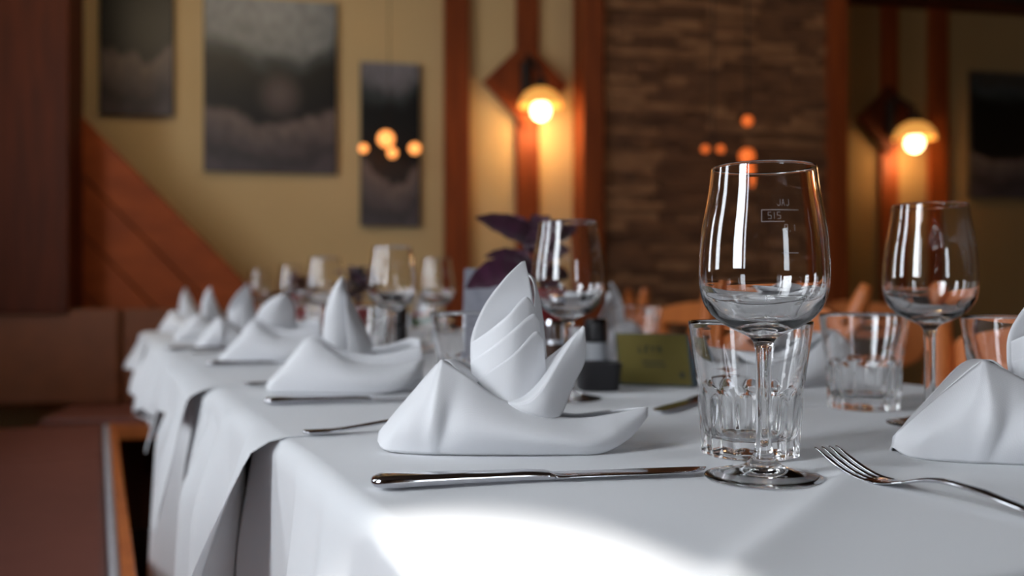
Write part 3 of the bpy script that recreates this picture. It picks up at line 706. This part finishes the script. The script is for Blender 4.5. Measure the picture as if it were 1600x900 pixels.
# ------------------------------------------------------------------ cutlery
def knife(label, p, q):
    d = (q - p); L = 0.232; ang = math.atan2(d.y, d.x); root = thing('knife', label, 'knife', (p.x, p.y, T0), ang)
    xs = [0, 0.002, 0.006, 0.014, 0.03, 0.05, 0.075, 0.10, 0.115, 0.120]
    ws = [0.0045, 0.0088, 0.0110, 0.0118, 0.0106, 0.0090, 0.0080, 0.0076, 0.0080, 0.0088]
    hs = [0.0014, 0.0030, 0.0040, 0.0043, 0.0040, 0.0037, 0.0034, 0.0033, 0.0029, 0.0020]
    def body(xs, ws, hs, zc, oy=None):
        V = []; Fc = []; n = 16
        for i, x in enumerate(xs):
            for j in range(n):
                q_ = 2 * PI * j / n; c, s_ = math.cos(q_), math.sin(q_)
                e = 0.62; yy = math.copysign(abs(c) ** e, c) * ws[i]; zz = math.copysign(abs(s_) ** e, s_) * hs[i]
                V.append((x, yy + (oy[i] if oy else 0), zc[i] + zz))
        for i in range(len(xs) - 1):
            for j in range(n): k = (j + 1) % n; Fc.append((i*n+j, i*n+k, (i+1)*n+k, (i+1)*n+j))
        Fc.append(tuple(reversed(range(n)))); Fc.append(tuple(range((len(xs)-1)*n, len(xs)*n))); return V, Fc
    zc = [0.0045] * 8 + [0.0040, 0.0034]
    V, Fc = body(xs, ws, hs, zc); o = fix_normals(mesh_obj('handle', V, Fc, M['steel'], root, True))
    bx = [0.1185, 0.122, 0.130, 0.150, 0.175, 0.200, 0.218, 0.227, 0.232]
    bw = [0.0070, 0.0098, 0.0102, 0.0104, 0.0106, 0.0104, 0.0090, 0.0055, 0.0012]
    bh = [0.0018, 0.0014, 0.0011, 0.0009, 0.0008, 0.0007, 0.0006, 0.0005, 0.0004]
    by = [0, 0, 0, 0, 0, 0.0002, 0.0012, 0.0035, 0.0072]
    V, Fc = body(bx, bw, bh, [0.0034] * 9, by); fix_normals(mesh_obj('blade', V, Fc, M['steel'], root, True))
    return root
kp, kq = ground(580, 764), ground(1098, 742)
K1 = knife('nearest table knife lying between the sunlit cloth and the sharp napkin', kp, kq)
ka = K1.rotation_euler.z
def kn(px, py, lb, da=0.0): p = ground(px, py); dup(K1, (p.x, p.y, T0 - 0.001), ka + da, lb)
kn(413, 634, 'blurred table knife in front of the rounded-fin napkin', 0.02)
kn(322, 573, 'blurred table knife in front of the slanting napkin')
kn(258, 549, 'blurred table knife near the fourth napkin on the left')
def fork(label, loc, ang):
    root = thing('fork', label, 'fork', loc, ang)
    # x = 0 at the tine tips, handle runs to +x
    def zc(x):
        pts = [(0, 0.0185), (0.012, 0.0125), (0.028, 0.0062), (0.042, 0.0032), (0.056, 0.0030), (0.068, 0.0050), (0.085, 0.0098), (0.100, 0.0118), (0.125, 0.0105), (0.155, 0.0064), (0.180, 0.0035), (0.205, 0.0030)]
        for (a, za), (b_, zb) in zip(pts, pts[1:]):
            if a <= x <= b_: t = (x - a) / (b_ - a); return za + (zb - za) * t
        return pts[-1][1]
    def strip(x0, x1, wfun, yfun, t, n=26, m=8):
        V = []; Fc = []
        for i in range(n + 1):
            x = x0 + (x1 - x0) * i / n; zz = sum(zc(max(0, min(0.205, x + dx))) for dx in (-0.005, -0.0025, 0, 0.0025, 0.005)) / 5
            for j in range(m):
                q = 2 * PI * j / m; V.append((x, yfun(x) + wfun(x) * math.cos(q), zz + t(x) * math.sin(q)))
        for i in range(n):
            for j in range(m): k = (j + 1) % m; Fc.append((i*m+j, i*m+k, (i+1)*m+k, (i+1)*m+j))
        Fc.append(tuple(reversed(range(m)))); Fc.append(tuple(range(n*m, (n+1)*m))); return V, Fc
    for k in range(4):
        y0 = (-0.0093 + 0.0062 * k)
        V, Fc = strip(0.0, 0.052, lambda x: 0.0007 + 0.0013 * smooth01(x / 0.02), lambda x, y0=y0: y0 * (1.0 - 0.04 * (x / 0.05)), lambda x: 0.0006 + 0.0005 * smooth01(x / 0.02))
        fix_normals(mesh_obj('tine', V, Fc, M['steel'], root, True))
    def wd(x):
        pts = [(0.044, 0.0112), (0.056, 0.0118), (0.066, 0.0090), (0.074, 0.0045), (0.085, 0.0030), (0.110, 0.0032), (0.150, 0.0055), (0.185, 0.0092), (0.200, 0.0090), (0.205, 0.0045)]
        for (a, za), (b_, zb) in zip(pts, pts[1:]):
            if a <= x <= b_: t = smooth01((x - a) / (b_ - a)); return za + (zb - za) * t
        return 0.0045
    V, Fc = strip(0.0445, 0.205, wd, lambda x: 0, lambda x: 0.0011 + 0.0006 * smooth01((x - 0.07) / 0.03), 60, 16)
    fix_normals(mesh_obj('handle', V, Fc, M['steel'], root, True))
    return root
ft = at(1297, 693, 0.80); ft = at(1290, 692, (CZ - TABLE - 0.021) * F / (692 - HY)); fe = at(1600, 803, 0.52)
fa = math.atan2(fe.y - ft.y, fe.x - ft.x)
FK = fork('sharp fork with raised tines at the right of the largest wine glass', (ft.x, ft.y, T0), fa)
def fk(px, py, lb, da=0.0):
    p = ground(px, py); a = ka + da; tip = Vector((p.x + 0.205 * math.cos(a), p.y + 0.205 * math.sin(a))); dup(FK, (tip.x, tip.y, T0 - 0.001), a + PI, lb)
fk(474, 682, 'fork with only its handle showing at the left of the sharp napkin', 0.05)
fk(380, 604, 'blurred fork half hidden behind the rounded-fin napkin')
fk(300, 555, 'blurred fork handle beside the slanting napkin')
p = ground(1022, 649); q = ground(1100, 628); a = math.atan2(q.y - p.y, q.x - p.x)
dup(K1, (p.x + 0.2325 * math.cos(a), p.y + 0.2325 * math.sin(a), T0 - 0.002), a + PI, 'dark table knife lying left of the largest tumbler, tip towards the sharp napkin')

# ------------------------------------------------------------------ cards
def quad_board(mb, P4, t): 
    n = (P4[1] - P4[0]).cross(P4[3] - P4[0]).normalized(); mb.prism(P4, n * t)
def tent_card(name, label, cat, pl, pr, height, tilt, faces):
    # pl, pr: bottom corners of the front leaf (world, on the table)
    o = thing(name, label, cat, ((pl.x + pr.x) / 2, (pl.y + pr.y) / 2, T0)); c = Vector(((pl.x + pr.x) / 2, (pl.y + pr.y) / 2, 0))
    a = Vector((pl.x, pl.y, 0)) - c; b_ = Vector((pr.x, pr.y, 0)) - c; u = (b_ - a).normalized(); back = Vector((-u.y, u.x, 0))
    if back.dot(cw(0, 1, 0)) < 0: back = -back
    L = (b_ - a).length; up = (back * tilt + Vector((0, 0, height)))
    return o, a, b_, u, back, up, L
# olive card
pl, pr = ground(968, 603), ground(1086, 607)
o, a, b_, u, back, up, L = tent_card('menu_card', 'olive green tent card reading LÉYR, left of the largest tumbler', 'card', pl, pr, 0.070, 0.022, None)
mb = MB(); skew = -u * 0.012
P4 = [a, b_, b_ + up + skew, a + up + skew]; quad_board(mb, [v.copy() for v in P4], 0.0012); fix_normals(mb.build('front_leaf', M['teal'], o))
nf = (P4[1] - P4[0]).cross(P4[3] - P4[0]).normalized()
if nf.dot(back) > 0: nf = -nf
def on_leaf(mb, s0, s1, t0, t1, off):
    def q(s, t): return (P4[0].lerp(P4[1], s)).lerp(P4[3].lerp(P4[2], s), t) + nf * off
    mb.add([q(s0, t0), q(s1, t0), q(s1, t1), q(s0, t1)], [(0, 1, 2, 3)])
mb = MB(); on_leaf(mb, 0.02, 0.965, 0.03, 0.985, 0.0016); mb.build('olive_print', M['green'], o)
mb = MB(); quad_board(mb, [a + back * 0.045, b_ + back * 0.045, b_ + up + skew + back * 0.001, a + up + skew + back * 0.001], 0.001); fix_normals(mb.build('back_leaf', M['bluegrey'], o))
mb = MB(); quad_board(mb, [a + nf * 0.001, a + back * 0.045, a + up + skew, a + up + skew + nf * 0.001 ], 0.0008); fix_normals(mb.build('side_fold', M['bluegrey'], o))
def text_obj(body, s, t, hgt, parent, m, off=0.0026, P4=P4, nf=nf):
    cu = bpy.data.curves.new('txt', 'FONT'); cu.body = body; cu.size = 1; cu.align_x = 'CENTER'; cu.space_character = 1.35; cu.offset = 0.03
    to = bpy.data.objects.new('txt', cu); COL.objects.link(to); dg = bpy.context.evaluated_depsgraph_get(); dg.update()
    me = bpy.data.meshes.new_from_object(to.evaluated_get(dg)); bpy.data.objects.remove(to)
    e1 = (P4[1] - P4[0]).normalized(); e2 = (P4[3] - P4[0]); e2 = (e2 - e1 * e2.dot(e1)).normalized()
    org = (P4[0].lerp(P4[1], s)).lerp(P4[3].lerp(P4[2], s), t) + nf * off
    V = [org + e1 * (v.co.x * hgt) + e2 * (v.co.y * hgt) for v in me.vertices]; Fc = [tuple(p.vertices) for p in me.polygons]
    return mesh_obj('lettering', V, Fc, m, parent)
text_obj('LÉYR', 0.46, 0.63, 0.0125, o, M['ink'])
mb = MB(); on_leaf(mb, 0.34, 0.64, 0.44, 0.47, 0.0026); on_leaf(mb, 0.35, 0.66, 0.36, 0.39, 0.0026); on_leaf(mb, 0.82, 0.89, 0.16, 0.27, 0.0026); mb.build('printed_lines', M['ink'], o)
# pink and green card
pl, pr = at(643, 524, 2.45), at(705, 524, 2.5)
o, a, b_, u, back, up, L = tent_card('menu_card', 'small pink and green printed card with white script, behind the second napkin', 'card', pl, pr, 0.072, 0.02, None)
P5 = [a, b_, b_ + up, a + up]; mb = MB(); quad_board(mb, [v.copy() for v in P5], 0.0012); fix_normals(mb.build('front_leaf', M['black'], o))
nf5 = (P5[1] - P5[0]).cross(P5[3] - P5[0]).normalized(); nf5 = -nf5 if nf5.dot(back) > 0 else nf5
mats5 = [mat('card_green', (40, 96, 62), 0.7, noise=(60, (110, 110, 60), 0.15)), mat('card_pink', (190, 40, 96), 0.7, noise=(60, (220, 150, 80), 0.1))]
def leaf5(mb, s0, s1, t0, t1, off):
    def q(s, t): return (P5[0].lerp(P5[1], s)).lerp(P5[3].lerp(P5[2], s), t) + nf5 * off
    mb.add([q(s0, t0), q(s1, t0), q(s1, t1), q(s0, t1)], [(0, 1, 2, 3)])
mb = MB(); mb.cur = 0; leaf5(mb, 0.03, 0.85, 0.14, 0.72, 0.0016); mb.cur = 1; leaf5(mb, 0.03, 0.85, 0.72, 0.97, 0.0016); leaf5(mb, 0.03, 0.97, 0.02, 0.14, 0.0016)
mb.build('colour_print', None, o, mats=mats5)
text_obj('Alpen', 0.45, 0.55, 0.026, o, M['lightink'], P4=P5, nf=nf5)
mb = MB(); quad_board(mb, [a + back * 0.05, b_ + back * 0.05, b_ + up + back * 0.001, a + up + back * 0.001], 0.001); fix_normals(mb.build('back_leaf', M['black'], o))
# pale grey card standing before the plant
pl, pr = ground(731, 577), ground(806, 577)
pl = at(731, 462 + H * F / 1.40, 1.40); pr = at(806, 462 + H * F / 1.40, 1.42)
o, a, b_, u, back, up, L = tent_card('menu_card', 'tall pale grey card in front of the purple plant', 'card', pl, pr, 0.163, 0.02, None)
mb = MB(); quad_board(mb, [a, b_, b_ + up, a + up], 0.0015); fix_normals(mb.build('front_leaf', M['greycard'], o))
mb = MB(); quad_board(mb, [a + back * 0.05, b_ + back * 0.05, b_ + up + back * 0.001, a + up + back * 0.001], 0.001); fix_normals(mb.build('back_leaf', M['greycard'], o))

# ------------------------------------------------------------------ cruets
def mill(name, label, cat, px, Y, body, cap, r=0.0165, h=0.085):
    loc = cpos(px, Y); o = thing(name, label, cat, loc)
    b = MB(); b.lathe([(0, 0), (r, 0), (r * 1.02, 0.004), (r, 0.01), (r * 0.92, h * 0.62), (0, h * 0.62)], 28); b.build('glass_jar', body, o, smooth=False)
    b = MB(); b.lathe([(0, h * 0.62), (r * 1.04, h * 0.62), (r * 1.06, h * 0.68), (r * 1.04, h * 0.93), (r * 0.86, h), (0, h * 1.005)], 28); b.build('cap', cap, o, smooth=False)
    return o
mill('pepper_mill', 'small dark pepper mill behind the stem of the third wine glass', 'pepper mill', 866, 1.34, M['pepper'], M['chrome'], 0.0155, 0.088)
mill('salt_mill', 'salt mill with a dark cap behind the black bowl', 'salt mill', 931, 1.36, M['salt'], M['black_gloss'], 0.0165, 0.090)
mill('pepper_mill', 'blurred brown pepper mill behind the second napkin', 'pepper mill', 597, 1.95, M['pepper'], M['black_gloss'], 0.0165, 0.10)
mill('salt_mill', 'blurred dark-capped mill beside the brown pepper mill', 'salt mill', 624, 1.92, M['black'], M['black_gloss'], 0.0165, 0.10)
o = thing('bowl', 'small square black bowl beside the olive card', 'bowl', cpos(934, 1.235), -TH + 0.1)
def sqlathe(mb, prof, e=5):
    n = 48; vs = []; fs = []
    for (r, z) in prof:
        for j in range(n):
            q = 2 * PI * j / n; c, s_ = math.cos(q), math.sin(q); k = (abs(c) ** e + abs(s_) ** e) ** (-1 / e); vs.append((r * k * c, r * k * s_, z))
    for i in range(len(prof) - 1):
        for j in range(n): k = (j + 1) % n; fs.append((i*n+j, i*n+k, (i+1)*n+k, (i+1)*n+j))
    mb.add(vs, fs)
b = MB(); sqlathe(b, [(0.0005, 0), (0.024, 0), (0.0255, 0.002), (0.0285, 0.034), (0.0285, 0.036), (0.0265, 0.036), (0.0235, 0.006), (0.0005, 0.005)]); fix_normals(b.build('bowl_body', M['black'], o, smooth=False))

# ------------------------------------------------------------------ plants
def leaf_mesh(mb, p0, p1, wd, up=Vector((0, 0, 1)), n=14, fold=0.35, droop=0.12):
    p0, p1 = Vector(p0), Vector(p1); d = p1 - p0; L = d.length; t = d.normalized(); s = t.cross(up)
    if s.length < 1e-3: s = Vector((1, 0, 0))
    s.normalize(); nn = s.cross(t); vs = []; fs = []
    for i in range(n + 1):
        u = i / n; w_ = wd * (math.sin(PI * u ** 0.8) ** 0.8 if 0 < u < 1 else 0.0); c = p0 + d * u + nn * (math.sin(PI * u) * droop * L)
        for k in (-1, -0.5, 0, 0.5, 1): vs.append(c + s * w_ * k + nn * (abs(k) * w_ * fold + 0.0015 * math.sin(u * 25 + k)))
    for i in range(n):
        for k in range(4): fs.append((i*5+k, i*5+k+1, i*5+k+6, i*5+k+5))
    mb.add(vs, fs)
def pot_parts(o, r=0.045, h=0.07, m='red'):
    b = MB(); b.lathe([(0, 0), (r * 0.72, 0), (r, h), (r * 1.05, h), (r * 1.05, h + 0.006), (r * 0.9, h + 0.006), (r * 0.86, h - 0.01), (0, h - 0.01)], 36); b.build('pot', M[m], o, smooth=False)
    b = MB(); b.lathe([(0, h - 0.006), (r * 0.86, h - 0.008)], 24); b.build('soil', M['soil'], o)
pc = Vector(cpos(838, 1.58)); PL = thing('potted_plant', 'purple-leaved plant in a red pot behind the sail of the sharp napkin', 'plant', pc)
pot_parts(PL, 0.052, 0.112)
b = MB(); base = Vector((0, 0, 0.065)); hubs = []
LV = [((835,378,1.50),(742,341,1.47),0.020),((830,372,1.5),(792,338,1.56),0.012),((838,372,1.5),(858,338,1.5),0.016),((845,378,1.52),(905,358,1.55),0.016),
      ((822,408,1.48),(757,402,1.44),0.013),((815,420,1.40),(727,452,1.36),0.022),((830,420,1.48),(790,395,1.52),0.014),((842,405,1.5),(892,392,1.48),0.016),
      ((840,360,1.5),(835,336,1.52),0.010),((838,430,1.5),(800,440,1.44),0.018),((846,432,1.5),(890,430,1.54),0.016),((840,395,1.5),(868,372,1.45),0.014),((838,390,1.5),(815,352,1.54),0.018),
      ((845,445,1.5),(880,462,1.46),0.014),((838,400,1.5),(846,350,1.46),0.018),((836,440,1.5),(835,405,1.47),0.015),
      ((850,392,1.55),(800,352,1.50),0.022),((820,392,1.55),(880,350,1.50),0.022),((815,372,1.52),(868,392,1.46),0.020),((842,425,1.5),(868,400,1.45),0.018)]
for (q0, q1, wd) in LV:
    leaf_mesh(b, at(*q0) - pc, at(*q1) - pc, wd * 1.1, up=cw(0, -0.85, 0.5), fold=0.3, droop=0.05)
b.build('foliage', M['leafp'], PL, smooth=True)
b = MB()
for (q0, q1, wd) in LV[::2]:
    e = at(*q0) - pc; b.tube([(0, 0, 0.06), (e.x * 0.4, e.y * 0.4, e.z * 0.6 + 0.02), e], 0.0022, 6)
b.build('stems', M['stem'], PL)
def bushy(label, px, Y, m, r, zt, seed):
    pc = Vector(cpos(px, Y)); o = thing('potted_plant', label, 'plant', pc); rnd = random.Random(seed); pot_parts(o, 0.045, 0.092)
    b = MB(); s = MB()
    for i in range(26):
        q = rnd.uniform(0, 2 * PI); el = rnd.uniform(-0.2, 1.2); p0 = Vector((rnd.uniform(-.02, .02), rnd.uniform(-.02, .02), rnd.uniform(0.10, zt * 0.85)))
        d = Vector((math.cos(q) * math.cos(el), math.sin(q) * math.cos(el), math.sin(el) * 0.6)) * r * rnd.uniform(0.6, 1)
        leaf_mesh(b, p0, p0 + d, rnd.uniform(0.012, 0.022), fold=0.3)
        if i % 4 == 0: s.tube([(0, 0, 0.055), p0], 0.002, 6)
    b.build('foliage', m, o, smooth=True); s.build('stems', M['stem'], o); return o
bushy('blurred purple plant between the second napkin fin and the fourth wine glass', 556, 2.42, M['leafp'], 0.085, 0.215, 5)
bushy('blurred brown and green plant left of the far purple plant', 462, 2.95, M['leafg'], 0.11, 0.19, 9)

# ------------------------------------------------------------------ chairs
def chair(label, x, y, rz=0):
    # local frame: sitter faces -x, back at +x side
    o = thing('chair', label, 'chair', (x, y, 0), rz); hw = 0.20
    b = MB(); b.box(-0.40, 0.0, -hw, hw, 0.43, 0.46); b.build('seat', M['wood_chair'], o, bevel=0.01)
    for sx, sy in ((-0.37, -1), (-0.37, 1), (-0.03, -1), (-0.03, 1)):
        b = MB(); b.tube([(sx, sy * (hw - 0.04), 0.43), (sx * 1.05, sy * (hw - 0.01), 0.0)], [0.020, 0.015], 10); b.build('leg', M['wood_chair'], o)
    for sy in (-1, 1):
        b = MB(); z0, z1 = 0.46, 0.895
        pr = [(0.0, sy * 0.15, z0), (0.03, sy * 0.185, 0.65), (0.07, sy * 0.22, 0.80), (0.095, sy * 0.245, z1)]
        b.tube(catmull(pr, 12), [0.016] * 6 + [0.019] * 4 + [0.018, 0.012], 10); b.build('back_post', M['wood_chair'], o, smooth=True)
    # shaped back panel with an oval hand hole
    prof = []; n = 56
    V = []; Fc = []
    def outer_pt(q):
        c, s_ = math.cos(q), math.sin(q); yy = 0.215 * math.copysign(abs(c) ** 0.7, c); zz = 0.735 + 0.115 * math.copysign(abs(s_) ** 0.8, s_)
        if s_ > 0: zz += 0.012 * math.cos(q * 3)
        return yy * (0.86 + 0.14 * (zz - 0.62) / 0.2), zz
    for th_ in (0, 0.022):
        for j in range(n):
            q = 2 * PI * j / n; yo, zo = outer_pt(q); yi, zi = 0.088 * math.cos(q), 0.768 + 0.036 * math.sin(q) + 0.012 * math.cos(2 * q)
            V.append((0.035 + (zo - 0.6) * 0.22 + th_, yo, zo)); V.append((0.035 + (zi - 0.6) * 0.22 + th_, yi, zi))
    m_ = 2 * n
    for j in range(n):
        k = (j + 1) % n
        Fc += [(2*j, 2*k, 2*k+1, 2*j+1), (m_+2*j, m_+2*j+1, m_+2*k+1, m_+2*k), (2*j, m_+2*j, m_+2*k, 2*k), (2*j+1, 2*k+1, m_+2*k+1, m_+2*j+1)]
    fix_normals(mesh_obj('back_panel', V, Fc, M['wood_chair'], o))
    return o
CH = chair('honey wood chair with carved back behind the wine glass near the right edge', 1.26, 0.98)
dup(CH, (1.27, 1.66, 0), 0.05, 'honey wood chair whose back shows left of the largest wine glass')
dup(CH, (1.50, 2.40, 0), -0.1, 'honey wood chair showing one slanted post above the olive card')
dup(CH, (1.9, 3.1, 0), PI - 0.4, 'blurred wooden chair before the stone wall, nearest the wood post')
dup(CH, (2.6, 2.6, 0), PI + 0.3, 'blurred wooden chair before the dim right-hand wall')

# ------------------------------------------------------------------ settle everything on the cloth under it
def cloth_top(y): return TABLE + (0.0006 if y < 0.8 else 0.0012 if y < 1.32 else 0.0017 if y < 1.90 else 0.0022 if y < 2.82 else 0.0027)
for o in C.objects:
    if o.parent is None and 'category' in o and abs(o.location.z - TABLE) < 0.006: o.location.z = cloth_top(o.location.y + (0.08 if o.name.startswith(('napkin', 'knife')) else 0))

GROUPS = {'napkin': 'folded white napkins on the table', 'wine glass': 'wine glasses on the table', 'tumbler': 'faceted water tumblers on the table', 'knife': 'table knives',
          'fork': 'table forks', 'chair': 'honey wood chairs', 'tablecloth': 'white tablecloths over the long table', 'picture': 'landscape prints on the wall', 'wall lamp': 'mushroom-shaded wall lamps',
          'pendant lamp': 'small orange hanging globes', 'card': 'standing cards on the table', 'plant': 'potted plants along the table', 'table': 'tables joined into one long table', 'bench': 'brown leather corner benches'}
for o in C.objects:
    if o.parent is None and o.get('category') in GROUPS: o['group'] = GROUPS[o['category']]
